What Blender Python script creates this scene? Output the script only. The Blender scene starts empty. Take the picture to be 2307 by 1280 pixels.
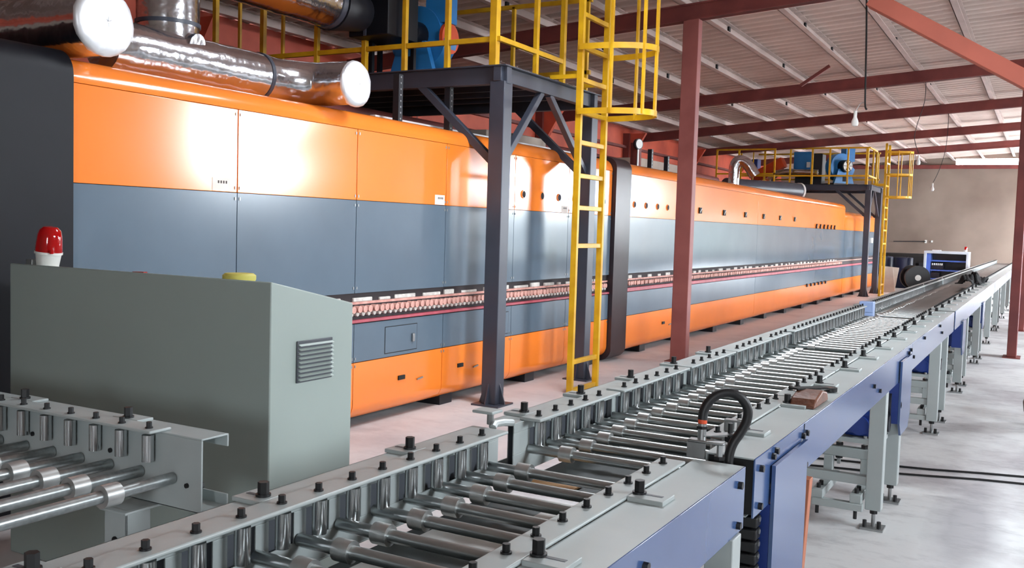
import bpy, math, random
from mathutils import Vector, Matrix
random.seed(7)
scene = bpy.context.scene
col = scene.collection

# ------------------------------------------------------------------ camera
cam_d = bpy.data.cameras.new('camera')
cam = bpy.data.objects.new('camera', cam_d); col.objects.link(cam)
cam_d.sensor_fit = 'HORIZONTAL'; cam_d.sensor_width = 36.0
cam_d.lens = 36.0 * 2150.0 / 2307.0
cam_d.clip_start = 0.05; cam_d.clip_end = 300
yaw, pit, rol = -0.5100, -0.06029, 0.03032
fw = Vector((math.sin(yaw)*math.cos(pit), math.cos(yaw)*math.cos(pit), math.sin(pit)))
rt = Vector((math.cos(yaw), -math.sin(yaw), 0)); up = rt.cross(fw)
rt2 = rt*math.cos(rol) + up*math.sin(rol); up2 = rt2.cross(fw)
m = Matrix((rt2, up2, -fw)).transposed().to_4x4()
m.translation = (0, 0, 1.62)
cam.matrix_world = m
scene.camera = cam

# ------------------------------------------------------------------ world, exposure
world = bpy.data.worlds.new('daylight'); scene.world = world
world.use_nodes = True
bg = world.node_tree.nodes['Background']
bg.inputs['Color'].default_value = (0.86, 0.93, 1.0, 1)
bg.inputs['Strength'].default_value = 46.0
vs = scene.view_settings
vs.view_transform = 'Standard'; vs.look = 'None'; vs.gamma = 1.0
vs.use_curve_mapping = False
vs.exposure = 0.2

# daylight portals standing in the hall openings, some of them added for light (off frame, to the right and behind)
WIN_R = [(13.8, 16.5, 2.1, 4.3), (24.5, 36.6, 0.0, 3.5), (3.2, 6.0, 2.9, 4.25)]  # last window added to brighten the cabinet side and near rails
BACK = (1.4, 5.4, 2.4)             # gate in the far wall, right of the frame
FRONT = (1.0, 2.3, 1.7, 2.8)  # unseen opening added behind the camera for weak fill light
SKY = (-3.1, -1.5, 6.1, 7.0)     # unseen roof opening added above the conveyor for roller highlights
RX = 5.6
FY_P = -4.98
def portal(name, loc, rot, sx, sy):
    d = bpy.data.lights.new(name, 'AREA'); d.shape = 'RECTANGLE'; d.size = sx; d.size_y = sy
    d.cycles.is_portal = True
    o = bpy.data.objects.new(name, d); col.objects.link(o); o.location = loc; o.rotation_euler = rot
for i, (a, b, c, d) in enumerate(WIN_R):
    portal('window_portal', (RX-.02, (a+b)/2, (c+d)/2), (0, math.pi/2, 0), d-c, b-a)
portal('added_fill_portal', ((FRONT[0]+FRONT[1])/2, FY_P, (FRONT[2]+FRONT[3])/2), (math.pi/2, 0, 0), FRONT[1]-FRONT[0], FRONT[3]-FRONT[2])
portal('back_gate_portal', ((BACK[0]+BACK[1])/2, 37.78, BACK[2]/2), (-math.pi/2, 0, 0), BACK[1]-BACK[0], BACK[2])
portal('added_roof_portal', ((SKY[0]+SKY[1])/2, (SKY[2]+SKY[3])/2, 4.72), (0, math.atan(-.07), 0), SKY[1]-SKY[0], SKY[3]-SKY[2])

# ------------------------------------------------------------------ materials
def lin(c):
    r = []
    for x in c:
        x /= 255.0
        r.append(x/12.92 if x <= .04045 else ((x+.055)/1.055)**2.4)
    return (r[0], r[1], r[2], 1)
MAT = {}
def mat(name, c, rough=.5, metal=0, var=.06, scale=6.0, bump=0.0, bscale=40.0, coat=0, spec=.5, c2=None, stretch=None, mix=(.35, .7), trans=0, emit=None, alpha=None, detail=4):
    mt = bpy.data.materials.new(name); mt.use_nodes = True
    nt = mt.node_tree; N = nt.nodes; L = nt.links
    p = N['Principled BSDF']
    p.inputs['Roughness'].default_value = rough; p.inputs['Metallic'].default_value = metal
    p.inputs['Specular IOR Level'].default_value = spec
    p.inputs['Coat Weight'].default_value = coat
    if coat: p.inputs['Coat Roughness'].default_value = .12
    if trans: p.inputs['Transmission Weight'].default_value = trans
    tc = N.new('ShaderNodeTexCoord'); mp = N.new('ShaderNodeMapping')
    L.new(tc.outputs['Object'], mp.inputs['Vector'])
    if stretch: mp.inputs['Scale'].default_value = stretch
    nz = N.new('ShaderNodeTexNoise'); nz.inputs['Scale'].default_value = scale; nz.inputs['Detail'].default_value = detail
    L.new(mp.outputs['Vector'], nz.inputs['Vector'])
    rp = N.new('ShaderNodeValToRGB')
    base = lin(c)
    b2 = lin(c2) if c2 else tuple(max(0, x*(1-var*2)) for x in base[:3])+(1,)
    rp.color_ramp.elements[0].color = b2; rp.color_ramp.elements[0].position = mix[0]
    rp.color_ramp.elements[1].color = base; rp.color_ramp.elements[1].position = mix[1]
    L.new(nz.outputs['Fac'], rp.inputs['Fac']); L.new(rp.outputs['Color'], p.inputs['Base Color'])
    if bump:
        n2 = N.new('ShaderNodeTexNoise'); n2.inputs['Scale'].default_value = bscale; n2.inputs['Detail'].default_value = 3
        L.new(mp.outputs['Vector'], n2.inputs['Vector'])
        bp = N.new('ShaderNodeBump'); bp.inputs['Strength'].default_value = bump; bp.inputs['Distance'].default_value = .02
        L.new(n2.outputs['Fac'], bp.inputs['Height']); L.new(bp.outputs['Normal'], p.inputs['Normal'])
    if emit:
        p.inputs['Emission Color'].default_value = lin(emit[0]); p.inputs['Emission Strength'].default_value = emit[1]
    MAT[name] = mt
    return mt
mat('kiln_orange', (255, 138, 50), .15, var=.05, scale=1.2, spec=1.0)
mat('kiln_grey', (98, 114, 128), .18, var=.05, scale=1.5, spec=.6)
mat('navy', (13, 15, 23), .5, var=.1, spec=.3)
mat('brown_black', (52, 40, 44), .35, var=.1)
mat('steel_dark', (66, 70, 82), .38, var=.1, scale=3)
mat('steel_black', (30, 31, 38), .5)
mat('yellow', (226, 178, 24), .4, var=.1, scale=5, c2=(196, 146, 18))
mat('red_primer', (130, 62, 56), .6, var=.12, scale=2.5, c2=(106, 48, 46), bump=.05)
mat('red_wall', (228, 106, 78), .6, var=.1, scale=1.2, c2=(190, 80, 58))
mat('strut_red', (200, 108, 88), .6, var=.08, scale=2)
mat('red_column', (158, 92, 86), .55, var=.1, scale=2.5, c2=(136, 74, 70))
mat('cream_wall', (190, 178, 165), .8, var=.15, scale=1.2, c2=(160, 146, 134), bump=.1)
mat('plaster', (150, 134, 122), .85, scale=.45, c2=(112, 96, 86), bump=.12, bscale=9, mix=(.3, .72))
mat('roof_sheet', (228, 210, 200), .6, scale=.8, c2=(204, 184, 174))
mat('purlin', (206, 186, 178), .55, var=.1, scale=2)
mat('conv_paint', (168, 176, 175), .38, var=.05, scale=5, bump=.02)
mat('conv_blue', (62, 88, 134), .18, var=.05, scale=2.5, spec=1.0)
mat('conv_dark', (74, 78, 84), .45)
mat('roller_steel', (176, 182, 182), .3, metal=.9, var=.12, scale=9, stretch=(1, 6, 6))
mat('collar_steel', (196, 198, 196), .34, metal=.85, var=.08, scale=20)
mat('chrome', (205, 207, 208), .22, metal=1, var=.03)
mat('bolt_black', (20, 20, 22), .45, var=.2)
mat('black_rubber', (16, 16, 18), .5)
mat('foil', (216, 217, 222), .17, metal=1, var=.04, scale=6, bump=.55, bscale=6)
mat('foil_cap', (240, 241, 244), .42, metal=.6, var=.03, scale=6, bump=.35, bscale=5)
mat('cabinet_paint', (158, 170, 164), .45, var=.03, scale=1.5)
mat('white_plastic', (226, 226, 220), .35)
mat('red_lens', (215, 16, 20), .08, var=.1, trans=.45)
mat('red_core', (150, 20, 12), .3)
mat('fan_blue', (44, 128, 196), .4, var=.08, scale=4)
mat('motor_blue', (22, 52, 128), .4, var=.1)
mat('orange_ring', (226, 84, 40), .45)
mat('ceramic', (226, 178, 164), .7, scale=14, c2=(196, 138, 128))
mat('fibre', (226, 222, 214), .85, scale=20, c2=(196, 190, 184), bump=.3)
mat('slot_dark', (56, 48, 50), .8)
mat('pink_rail', (190, 84, 98), .5, var=.15, scale=8)
mat('hole_black', (10, 8, 8), .7)
mat('label_paper', (240, 226, 214), .5)
mat('ink', (70, 60, 58), .6)
mat('white_paint', (222, 224, 228), .4, var=.05)
mat('tan_card', (206, 160, 112), .8, var=.1, scale=7)
mat('white_card', (225, 225, 222), .7, var=.05)
mat('copper_board', (186, 112, 80), .6, var=.15, scale=8, stretch=(1, 1, .2))
mat('leather', (112, 66, 44), .5, var=.2, scale=12, bump=.2)
mat('cloth_black', (20, 20, 20), .9, bump=.6, bscale=30)
mat('burlap', (96, 72, 58), .85, var=.2, scale=5, bump=.3)
mat('galv', (170, 172, 172), .35, metal=.8, var=.1, scale=8)
mat('barrel_blue', (22, 34, 66), .45)
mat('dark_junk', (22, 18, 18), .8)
mat('desk_grey', (190, 196, 204), .45)
mat('desk_blue', (70, 98, 176), .4)
mat('screen_dark', (24, 26, 40), .25)
mat('bulb_glass', (236, 236, 232), .15)
mat('board_pale', (176, 164, 152), .8)
mat('tray_dark', (50, 56, 54), .45, var=.2, scale=4)
mat('sky_block_dark', (74, 80, 76), .9, var=.2, scale=2)  # dark tone for the unseen walls that block the sky
mat('box_blue', (150, 172, 214), .4, var=.05)
mat('pad_yellow', (206, 196, 96), .6)
mat('olive', (92, 92, 84), .6)

# concrete floor: pale screed with grey patches, a pink dust stain along the kiln and fine cracks
def floor_mat():
    mt = bpy.data.materials.new('concrete'); mt.use_nodes = True
    nt = mt.node_tree; N = nt.nodes; L = nt.links; p = N['Principled BSDF']
    tc = N.new('ShaderNodeTexCoord')
    def noise(scale, detail=5, stretch=None, rough=.6):
        n = N.new('ShaderNodeTexNoise'); n.inputs['Scale'].default_value = scale; n.inputs['Detail'].default_value = detail
        n.inputs['Roughness'].default_value = rough
        mp = N.new('ShaderNodeMapping'); L.new(tc.outputs['Object'], mp.inputs['Vector'])
        if stretch: mp.inputs['Scale'].default_value = stretch
        L.new(mp.outputs['Vector'], n.inputs['Vector']); return n.outputs['Fac']
    def ramp(f, a, b, pa, pb):
        r = N.new('ShaderNodeValToRGB'); e = r.color_ramp.elements
        e[0].color = a; e[0].position = pa; e[1].color = b; e[1].position = pb
        L.new(f, r.inputs['Fac']); return r.outputs['Color']
    def mixc(f, a, b, mode='MIX'):
        x = N.new('ShaderNodeMix'); x.data_type = 'RGBA'; x.blend_type = mode
        if isinstance(f, float): x.inputs[0].default_value = f
        else: L.new(f, x.inputs[0])
        L.new(a, x.inputs[6]); L.new(b, x.inputs[7]); return x.outputs[2]
    base = ramp(noise(.7, 7, None, .65), lin((172, 169, 172)), lin((214, 216, 216)), .36, .55)
    streak = ramp(noise(4.5, 9, (.7, 1.4, 1), .7), lin((150, 148, 152)), (1, 1, 1, 1), .3, .5)
    c = mixc(.4, base, streak, 'MULTIPLY')
    pink = N.new('ShaderNodeRGB'); pink.outputs[0].default_value = lin((218, 204, 202))
    sx = N.new('ShaderNodeSeparateXYZ'); geo0 = N.new('ShaderNodeNewGeometry'); L.new(geo0.outputs['Position'], sx.inputs[0])
    mr = N.new('ShaderNodeMapRange'); mr.inputs['From Min'].default_value = -2.2; mr.inputs['From Max'].default_value = -3.4
    L.new(sx.outputs['X'], mr.inputs['Value'])
    mu = N.new('ShaderNodeMath'); mu.operation = 'MULTIPLY'
    L.new(mr.outputs['Result'], mu.inputs[0]); L.new(noise(.8, 4), mu.inputs[1])
    mu2 = N.new('ShaderNodeMath'); mu2.operation = 'MULTIPLY'; mu2.inputs[1].default_value = 1.15; mu2.use_clamp = True
    L.new(mu.outputs[0], mu2.inputs[0])
    c = mixc(mu2.outputs[0], c, pink.outputs[0])
    # soft grey patch on the walkway, long in the conveyor direction
    st = N.new('ShaderNodeRGB'); st.outputs[0].default_value = lin((122, 118, 124))
    ms = N.new('ShaderNodeVectorMath'); ms.operation = 'ADD'; ms.inputs[1].default_value = (.31, -5.95, .12)
    geo = N.new('ShaderNodeNewGeometry'); L.new(geo.outputs['Position'], ms.inputs[0])
    sc = N.new('ShaderNodeVectorMath'); sc.operation = 'MULTIPLY'; sc.inputs[1].default_value = (5.5, .8, 0)
    L.new(ms.outputs[0], sc.inputs[0])
    ln = N.new('ShaderNodeVectorMath'); ln.operation = 'LENGTH'; L.new(sc.outputs[0], ln.inputs[0])
    ad = N.new('ShaderNodeMath'); ad.operation = 'ADD'; L.new(ln.outputs['Value'], ad.inputs[0]); L.new(noise(2.2, 6), ad.inputs[1])
    mk = N.new('ShaderNodeMapRange'); mk.inputs['From Min'].default_value = 1.75; mk.inputs['From Max'].default_value = 1.0; mk.inputs['To Max'].default_value = .55
    L.new(ad.outputs[0], mk.inputs['Value'])
    c = mixc(mk.outputs['Result'], c, st.outputs[0])
    L.new(c, p.inputs['Base Color']); p.inputs['Roughness'].default_value = .75
    b = N.new('ShaderNodeBump'); b.inputs['Strength'].default_value = .12; b.inputs['Distance'].default_value = .02
    L.new(noise(14, 6), b.inputs['Height']); L.new(b.outputs['Normal'], p.inputs['Normal'])
    MAT['concrete'] = mt
floor_mat()

# ------------------------------------------------------------------ mesh helpers
ORI = {}
class MB:
    def __init__(s): s.v = []; s.f = []
    def add(s, vs, fs):
        o = len(s.v); s.v += [tuple(a) for a in vs]; s.f += [tuple(i+o for i in f) for f in fs]; return s
    def box(s, x0, x1, y0, y1, z0, z1):
        if x0 > x1: x0, x1 = x1, x0
        if y0 > y1: y0, y1 = y1, y0
        if z0 > z1: z0, z1 = z1, z0
        return s.add([(x0,y0,z0),(x1,y0,z0),(x1,y1,z0),(x0,y1,z0),(x0,y0,z1),(x1,y0,z1),(x1,y1,z1),(x0,y1,z1)],
                     [(3,2,1,0),(4,5,6,7),(0,1,5,4),(1,2,6,5),(2,3,7,6),(3,0,4,7)])
    def bar(s, p, q, w, h, upv=(0,0,1)):
        p = Vector(p); q = Vector(q); d = (q-p).normalized(); u = Vector(upv)
        a = d.cross(u)
        if a.length < 1e-4: a = d.cross(Vector((1,0,0)))
        a.normalize(); b = a.cross(d).normalized()
        a *= w/2; b *= h/2
        vs = [p-a-b, p+a-b, p+a+b, p-a+b, q-a-b, q+a-b, q+a+b, q-a+b]
        return s.add(vs, [(3,2,1,0),(4,5,6,7),(0,1,5,4),(1,2,6,5),(2,3,7,6),(3,0,4,7)][:0] + [(0,1,2,3),(7,6,5,4),(4,5,1,0),(5,6,2,1),(6,7,3,2),(7,4,0,3)])
    def cyl(s, p, q, r, n=14, r2=None, caps=True):
        p = Vector(p); q = Vector(q); d = (q-p).normalized(); r2 = r if r2 is None else r2
        a = d.orthogonal().normalized(); b = d.cross(a)
        vs = []
        for c, rr in ((p, r), (q, r2)):
            for i in range(n):
                t = 2*math.pi*i/n; vs.append(c + a*math.cos(t)*rr + b*math.sin(t)*rr)
        fs = [(i, (i+1) % n, n+(i+1) % n, n+i) for i in range(n)]
        if caps: fs += [tuple(range(n-1, -1, -1)), tuple(range(n, 2*n))]
        return s.add(vs, fs)
    def tube(s, path, r, n=10, caps=True):
        P = [Vector(a) for a in path]; R = r if isinstance(r, (list, tuple)) else [r]*len(P)
        t0 = (P[1]-P[0]).normalized(); a = t0.orthogonal().normalized(); vs = []
        for i, c in enumerate(P):
            t = (P[min(i+1, len(P)-1)]-P[max(i-1, 0)]).normalized()
            a = (a - t*a.dot(t)).normalized(); b = t.cross(a)
            for k in range(n):
                th = 2*math.pi*k/n; vs.append(c + (a*math.cos(th)+b*math.sin(th))*R[i])
        fs = []
        for i in range(len(P)-1):
            for k in range(n):
                fs.append((i*n+k, i*n+(k+1) % n, (i+1)*n+(k+1) % n, (i+1)*n+k))
        if caps: fs += [tuple(range(n-1, -1, -1)), tuple(range((len(P)-1)*n, len(P)*n))]
        return s.add(vs, fs)
    def prism(s, prof, axis, a0, a1):
        n = len(prof)
        def pt(u, w, a):
            return {'y': (u, a, w), 'x': (a, u, w), 'z': (u, w, a)}[axis]
        vs = [pt(u, w, a0) for u, w in prof] + [pt(u, w, a1) for u, w in prof]
        fs = [(i, (i+1) % n, n+(i+1) % n, n+i) for i in range(n)] + [tuple(range(n-1, -1, -1)), tuple(range(n, 2*n))]
        return s.add(vs, fs)
    def sheet(s, prof, axis, a0, a1, th=.004):
        # open profile extruded, given thickness along its normals
        n = len(prof); out = []
        for i in range(n):
            x0, z0 = prof[max(i-1, 0)]; x1, z1 = prof[min(i+1, n-1)]
            dx, dz = x1-x0, z1-z0; l = math.hypot(dx, dz) or 1
            out.append((prof[i][0]-dz/l*th, prof[i][1]+dx/l*th))
        return s.prism(list(prof)+out[::-1], axis, a0, a1)
    def lathe(s, prof, c, n=20, axis=(0,0,1)):
        d = Vector(axis).normalized(); a = d.orthogonal().normalized(); b = d.cross(a); c = Vector(c); vs = []
        for r, h in prof:
            for k in range(n):
                t = 2*math.pi*k/n; vs.append(c + d*h + (a*math.cos(t)+b*math.sin(t))*max(r, 1e-4))
        fs = []
        for i in range(len(prof)-1):
            for k in range(n):
                fs.append((i*n+k, i*n+(k+1) % n, (i+1)*n+(k+1) % n, (i+1)*n+k))
        fs += [tuple(range(n-1, -1, -1)), tuple(range((len(prof)-1)*n, len(prof)*n))]
        return s.add(vs, fs)
    def mesh(s, name, material, org=(0,0,0), smooth=True, ang=35):
        me = bpy.data.meshes.new(name); o = Vector(org)
        me.from_pydata([tuple(Vector(a)-o) for a in s.v], [], s.f); me.update()
        import bmesh
        bm = bmesh.new(); bm.from_mesh(me); bmesh.ops.recalc_face_normals(bm, faces=bm.faces); bm.to_mesh(me); bm.free()
        me.materials.append(MAT[material])
        if smooth:
            me.polygons.foreach_set('use_smooth', [True]*len(me.polygons))
            me.set_sharp_from_angle(angle=math.radians(ang))
        return me
    def build(s, name, material, parent=None, bevel=0, smooth=True, label=None, cat=None, group=None, kind=None, ang=35):
        org = ORI[parent] if parent else Vector((0,0,0))
        if parent is None:
            xs = [a[0] for a in s.v]; ys = [a[1] for a in s.v]; zs = [a[2] for a in s.v]
            org = Vector(((min(xs)+max(xs))/2, (min(ys)+max(ys))/2, min(zs)))
        o = bpy.data.objects.new(name, s.mesh(name, material, org, smooth, ang)); col.objects.link(o)
        if parent: o.parent = parent
        else: o.location = org
        ORI[o] = org
        if bevel:
            b = o.modifiers.new('bevel', 'BEVEL'); b.width = bevel; b.segments = 2; b.limit_method = 'ANGLE'; b.angle_limit = math.radians(40)
            b.harden_normals = False
        tag(o, label, cat, group, kind)
        return o
def tag(o, label=None, cat=None, group=None, kind=None):
    if label: o['label'] = label
    if cat: o['category'] = cat
    if group: o['group'] = group
    if kind: o['kind'] = kind
    return o
def thing(name, loc, label, cat, group=None):
    o = bpy.data.objects.new(name, None); col.objects.link(o); o.location = loc; o.empty_display_size = .1
    ORI[o] = Vector(loc); return tag(o, label, cat, group)
def inst(name, me, loc, parent, rot=None):
    o = bpy.data.objects.new(name, me); col.objects.link(o); o.parent = parent
    o.location = Vector(loc)-ORI[parent]; ORI[o] = Vector(loc)
    if rot: o.rotation_euler = rot
    return o
def arc(cx, cz, r, a0, a1, n):
    return [(cx+r*math.cos(math.radians(a0+(a1-a0)*i/n)), cz+r*math.sin(math.radians(a0+(a1-a0)*i/n))) for i in range(n+1)]

def smooth_path(P, n=5):
    P = [Vector(p) for p in P]; out = []
    for i in range(len(P)-1):
        p0, p1, p2, p3 = P[max(i-1, 0)], P[i], P[i+1], P[min(i+2, len(P)-1)]
        for k in range(n):
            t = k/n; out.append(.5*((2*p1)+(-p0+p2)*t+(2*p0-5*p1+4*p2-p3)*t*t+(-p0+3*p1-3*p2+p3)*t**3))
    out.append(P[-1]); return out

# ------------------------------------------------------------------ the hall
LX, BY, FY = -9.3, 37.8, -5.0
def roof_z(x): return 4.40 + .07*(x+6)
MB().box(LX-.2, RX+.3, FY-.2, BY+.3, -.12, 0).build('floor', 'concrete', kind='structure', smooth=False)
# left wall: pale lower wall, red sheet band above, small red columns
wl = MB().box(LX-.2, LX, FY, BY, 0, 3.05).build('wall_left', 'cream_wall', kind='structure', smooth=False)
MB().box(LX-.16, LX+.06, FY, BY, 3.05, 4.15).build('sheet_band', 'red_wall', wl, smooth=False)
MB().box(LX-.1, LX+.16, FY, BY, 3.62, 3.68).build('gutter_lip', 'red_primer', wl, smooth=False)
MB().box(LX-.1, LX+.12, FY, BY, 2.98, 3.06).build('ledge', 'red_primer', wl, smooth=False)
for y in (3.6, 8.2, 12.8, 17.4, 22.0, 26.6, 31.2):
    MB().box(LX, LX+.22, y-.12, y+.12, 0, 3.98).build('pilaster', 'red_primer', wl, smooth=False)
    MB().prism([(LX+.06, 3.05), (LX+.62, 3.98), (LX+.06, 3.98)], 'y', y-.05, y+.05).build('gusset', 'red_wall', wl, smooth=False)
# back wall with the daylight gap under the roof
wb = MB().box(LX-.2, BACK[0], BY, BY+.2, 0, 4.28).box(BACK[0], RX+.2, BY, BY+.2, BACK[2], 4.28).box(BACK[1], RX+.2, BY, BY+.2, 0, BACK[2]).build('wall_back', 'plaster', kind='structure', smooth=False)
MB().box(LX, -3.05, BY+.02, BY+.18, 4.28, 5.3).build('upper_sheet', 'plaster', wb, smooth=False)
MB().box(-.72, RX, BY+.02, BY+.18, 4.28, 5.3).build('upper_sheet', 'plaster', wb, smooth=False)
MB().box(-3.05, -.72, BY+.02, BY+.18, 4.53, 5.3).build('upper_sheet', 'plaster', wb, smooth=False)
MB().box(LX, RX, BY-.1, BY+.02, 4.16, 4.3).build('wall_beam', 'red_primer', wb, smooth=False)
MB().box(LX, RX, BY-.012, BY+.002, 2.78, 2.80).build('render_line', 'plaster', wb, smooth=False)
MB().bar((-5.0, BY-.03, 1.50), (-3.9, BY-.03, 1.53), .03, .03).build('conduit', 'steel_black', wb)
MB().box(-3.93, -3.86, BY-.04, BY, 1.47, 1.58).build('wall_socket', 'white_plastic', wb)
MB().box(-3.72, -3.66, BY-.04, BY, 1.5, 1.57).build('wall_socket', 'white_plastic', wb)
# right wall (off frame) with windows, one added for light; front wall with an added fill opening
def wall_with_holes(name, axis, pos, th, a0, a1, z1, holes):
    b = MB(); cuts = sorted(set([a0, a1]+[h[0] for h in holes]+[h[1] for h in holes]))
    def bx(u0, u1, w0, w1):
        if axis == 'x': b.box(pos, pos+th, u0, u1, w0, w1)
        else: b.box(u0, u1, pos-th, pos, w0, w1)
    for u0, u1 in zip(cuts, cuts[1:]):
        hh = [h for h in holes if h[0] <= u0 and h[1] >= u1]
        if not hh: bx(u0, u1, 0, z1)
        else:
            if hh[0][2] > 0: bx(u0, u1, 0, hh[0][2])
            bx(u0, u1, hh[0][3], z1)
    return b.build(name, 'cream_wall', kind='structure', smooth=False)
wall_with_holes('wall_right', 'x', RX, .2, FY, BY, 5.3, WIN_R)
wall_with_holes('wall_front', 'y', FY, .2, LX-.2, RX+.2, 5.3, [FRONT])
MB().box(RX+.2, 40, FY-20, BY+20, -.3, -.02).box(-12, RX+.2, BY+.2, BY+20, -.3, -.02).build('ground', 'concrete', kind='structure', smooth=False)
MB().box(13, 13.3, FY-10, BY+10, -.02, 2.8).box(-12, 13, 46, 46.3, -.02, 2.8).build('wall_sky_block', 'sky_block_dark', kind='structure', smooth=False)  # unseen walls added to hold back sky light in kiln reflections
# roof: corrugated sheets laid between the purlins
PURL = [-1.2-.95*k for k in range(9)] + [-.25+.95*k for k in range(7)]
ceil_b = MB(); y = FY
ceil = MB().box(LX-.3, LX-.2, FY, BY, 3.9, 4.05).build('ceiling', 'roof_sheet', kind='structure', smooth=False)
def corr(x0, x1, dz, ya=None, yb=None):
    b = MB(); pitch = .27; vs = []; FY_ = FY if ya is None else ya; BY_ = BY+.2 if yb is None else yb; n = int((BY_-FY_)/pitch*10)
    for i in range(n+1):
        yy = FY_+(BY_-FY_)*i/n; h = .03*math.tanh(2.2*math.sin(2*math.pi*(yy-FY)/pitch))
        vs += [(x0, yy, roof_z(x0)+h+dz), (x1, yy, roof_z(x1)+h+dz)]
    b.add(vs, [(2*i, 2*i+1, 2*i+3, 2*i+2) for i in range(n)])
    return b
xs = [LX-.3, -7.85, -5.95, -4.5, -3.1, -1.5, -.25, 1.65, 3.55, RX+.4]
for i in range(len(xs)-1):
    hole = SKY[0] <= xs[i] and xs[i+1] <= SKY[1]
    for ya, yb in (((None, SKY[2]), (SKY[3], None)) if hole else ((None, None),)):
        corr(xs[i], xs[i+1]+.08, .004*(i % 2), ya, yb).build('roof_sheet', 'roof_sheet', ceil, ang=40)
pm = {}
for i, x in enumerate(PURL):
    z = roof_z(x)
    b = MB(); b.box(x-.045, x+.045, FY, BY, z-.15, z-.14); b.box(x-.045, x-.035, FY, BY, z-.15, z-.016); b.box(x-.045, x+.045, FY, BY, z-.026, z-.016)
    b.build('purlin', 'purlin', ceil, smooth=False)
# cleats: small dark plates joining the purlins
cl = MB().box(-.03, .02, -.035, .035, -.045, .045).mesh('cleat', 'hole_black', smooth=False)
for x in PURL[:8]:
    for y in (10.2, 13.4, 16.0, 20.4, 24.6, 29.2):
        inst('cleat', cl, (x-.03, y+random.uniform(-.5, .5), roof_z(x)-.075), ceil)
# red roof beams
def roof_beam(y, x0, x1, h, label, mname='red_primer'):
    r = thing('roof_beam', ((x0+x1)/2, y, roof_z((x0+x1)/2)-.155-h), label, 'roof beam', 'red roof beams')
    def zz(x): return roof_z(x)-.155
    for nm, a, b, w in (('web', -h, 0, .1), ('bottom_flange', -h, -h+.02, .14), ('top_flange', -.02, 0, .14)):
        o = MB(); y0, y1 = y-w/2, y+w/2
        o.add([(x0,y0,zz(x0)+a),(x1,y0,zz(x1)+a),(x1,y1,zz(x1)+a),(x0,y1,zz(x0)+a),(x0,y0,zz(x0)+b),(x1,y0,zz(x1)+b),(x1,y1,zz(x1)+b),(x0,y1,zz(x0)+b)],
              [(3,2,1,0),(4,5,6,7),(0,1,5,4),(1,2,6,5),(2,3,7,6),(3,0,4,7)])
        o.build(nm, mname, r, smooth=False)
    return r
roof_beam(11.35, LX, RX, .2, 'shaded red roof beam above the tall red column and yellow cage')
roof_beam(18.0, LX, RX, .2, 'dark red roof beam, nearest of those seen whole on the right')
roof_beam(22.6, LX, RX, .2, 'red roof beam, second behind the tall red column')
roof_beam(27.2, LX, RX, .2, 'red roof beam just above the blue fans on the far platform')
roof_beam(31.8, LX, RX, .2, 'red roof beam, last before the far wall')
MB().bar((-1.74, 10.6, 4.09), (.9, 10.6, 2.46), .16, .2, (0,1,0)).build('diagonal_strut', 'strut_red', label='thick orange-red diagonal strut crossing the top right corner', cat='strut', bevel=.006)
MB().bar((-3.66, 16, 4.06), (-3.22, 16, 4.35), .05, .05).build('loose_bracket', 'red_primer', label='short dark red bracket slanting under the roof sheets', cat='bracket')
# columns
def h_column(x, y, z1, label, w=.2, d=.14, mname='red_column'):
    r = thing('support_column', (x, y, 0), label, 'column', 'red steel columns')
    MB().box(x-w/2, x+w/2, y-d/2, y+d/2, .012, z1).build('shaft', mname, r, bevel=.008)
    MB().box(x-w/2-.05, x+w/2+.05, y-d/2-.05, y+d/2+.05, 0, .012).build('base_plate', 'red_primer', r)
    return r
h_column(-3.93, 11.35, 4.20, 'tall pinkish red steel column standing between kiln and roller conveyor')
h_column(-.36, 15.05, 4.6, 'dark red steel column at right edge, nearest of its row', .12, .28, 'red_primer')
h_column(-.36, 19.7, 4.6, 'red steel column at right edge, second of its row', .12, .28, 'red_primer')
h_column(-.36, 24.3, 4.6, 'red steel column at right edge, third of its row', .12, .28, 'red_primer')

# ------------------------------------------------------------------ kiln
KX = -4.62
kiln = thing('tunnel_kiln', (-5.8, 17, 0), 'long orange and grey tunnel kiln running the length of the hall', 'kiln')
KB = -6.85
MB().prism([(KX-.03, .2), (KX-.03, 2.25), (KX-.17, 2.42), (KB, 2.42), (KB, .2)], 'y', 2.3, 25.8).build('core', 'slot_dark', kiln, smooth=False)
seams = [3.32, 4.56, 5.79, 7.03, 8.26, 9.48, 10.66]
segs = list(zip(seams, seams[1:])) + [(11.14, 17.33), (17.33, 25.8)]
g = .0035
topprof = [(KX, 2.325)] + arc(KX-.14, 2.325, .14, 0, 90, 8)[1:] + [(KB, 2.465)]
botprof = [(KX, .53-g)] + [(KX, .2)] + arc(KX-.13, .2, .13, 0, -80, 6)[1:]
for a, b in segs:
    MB().box(KX-.025, KX, a+g, b-g, 1.785, 2.322).build('upper_panel', 'kiln_orange', kiln, bevel=.003)
    MB().sheet([(KX, 1.07), (KX, 1.782)], 'y', a+g, b-g, .025).build('side_panel', 'kiln_grey', kiln)
    MB().sheet([(KX, .533), (KX, .83)], 'y', a+g, b-g, .025).build('lower_panel', 'kiln_grey', kiln)
    MB().sheet(botprof[::-1], 'y', a+g, b-g, .02).build('skirt_panel', 'kiln_orange', kiln)
for a, b in ((3.32, 10.66), (11.14, 17.33), (17.33, 25.8)):
    MB().sheet(topprof, 'y', a, b, .01).build('top_cover', 'kiln_orange', kiln)
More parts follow.
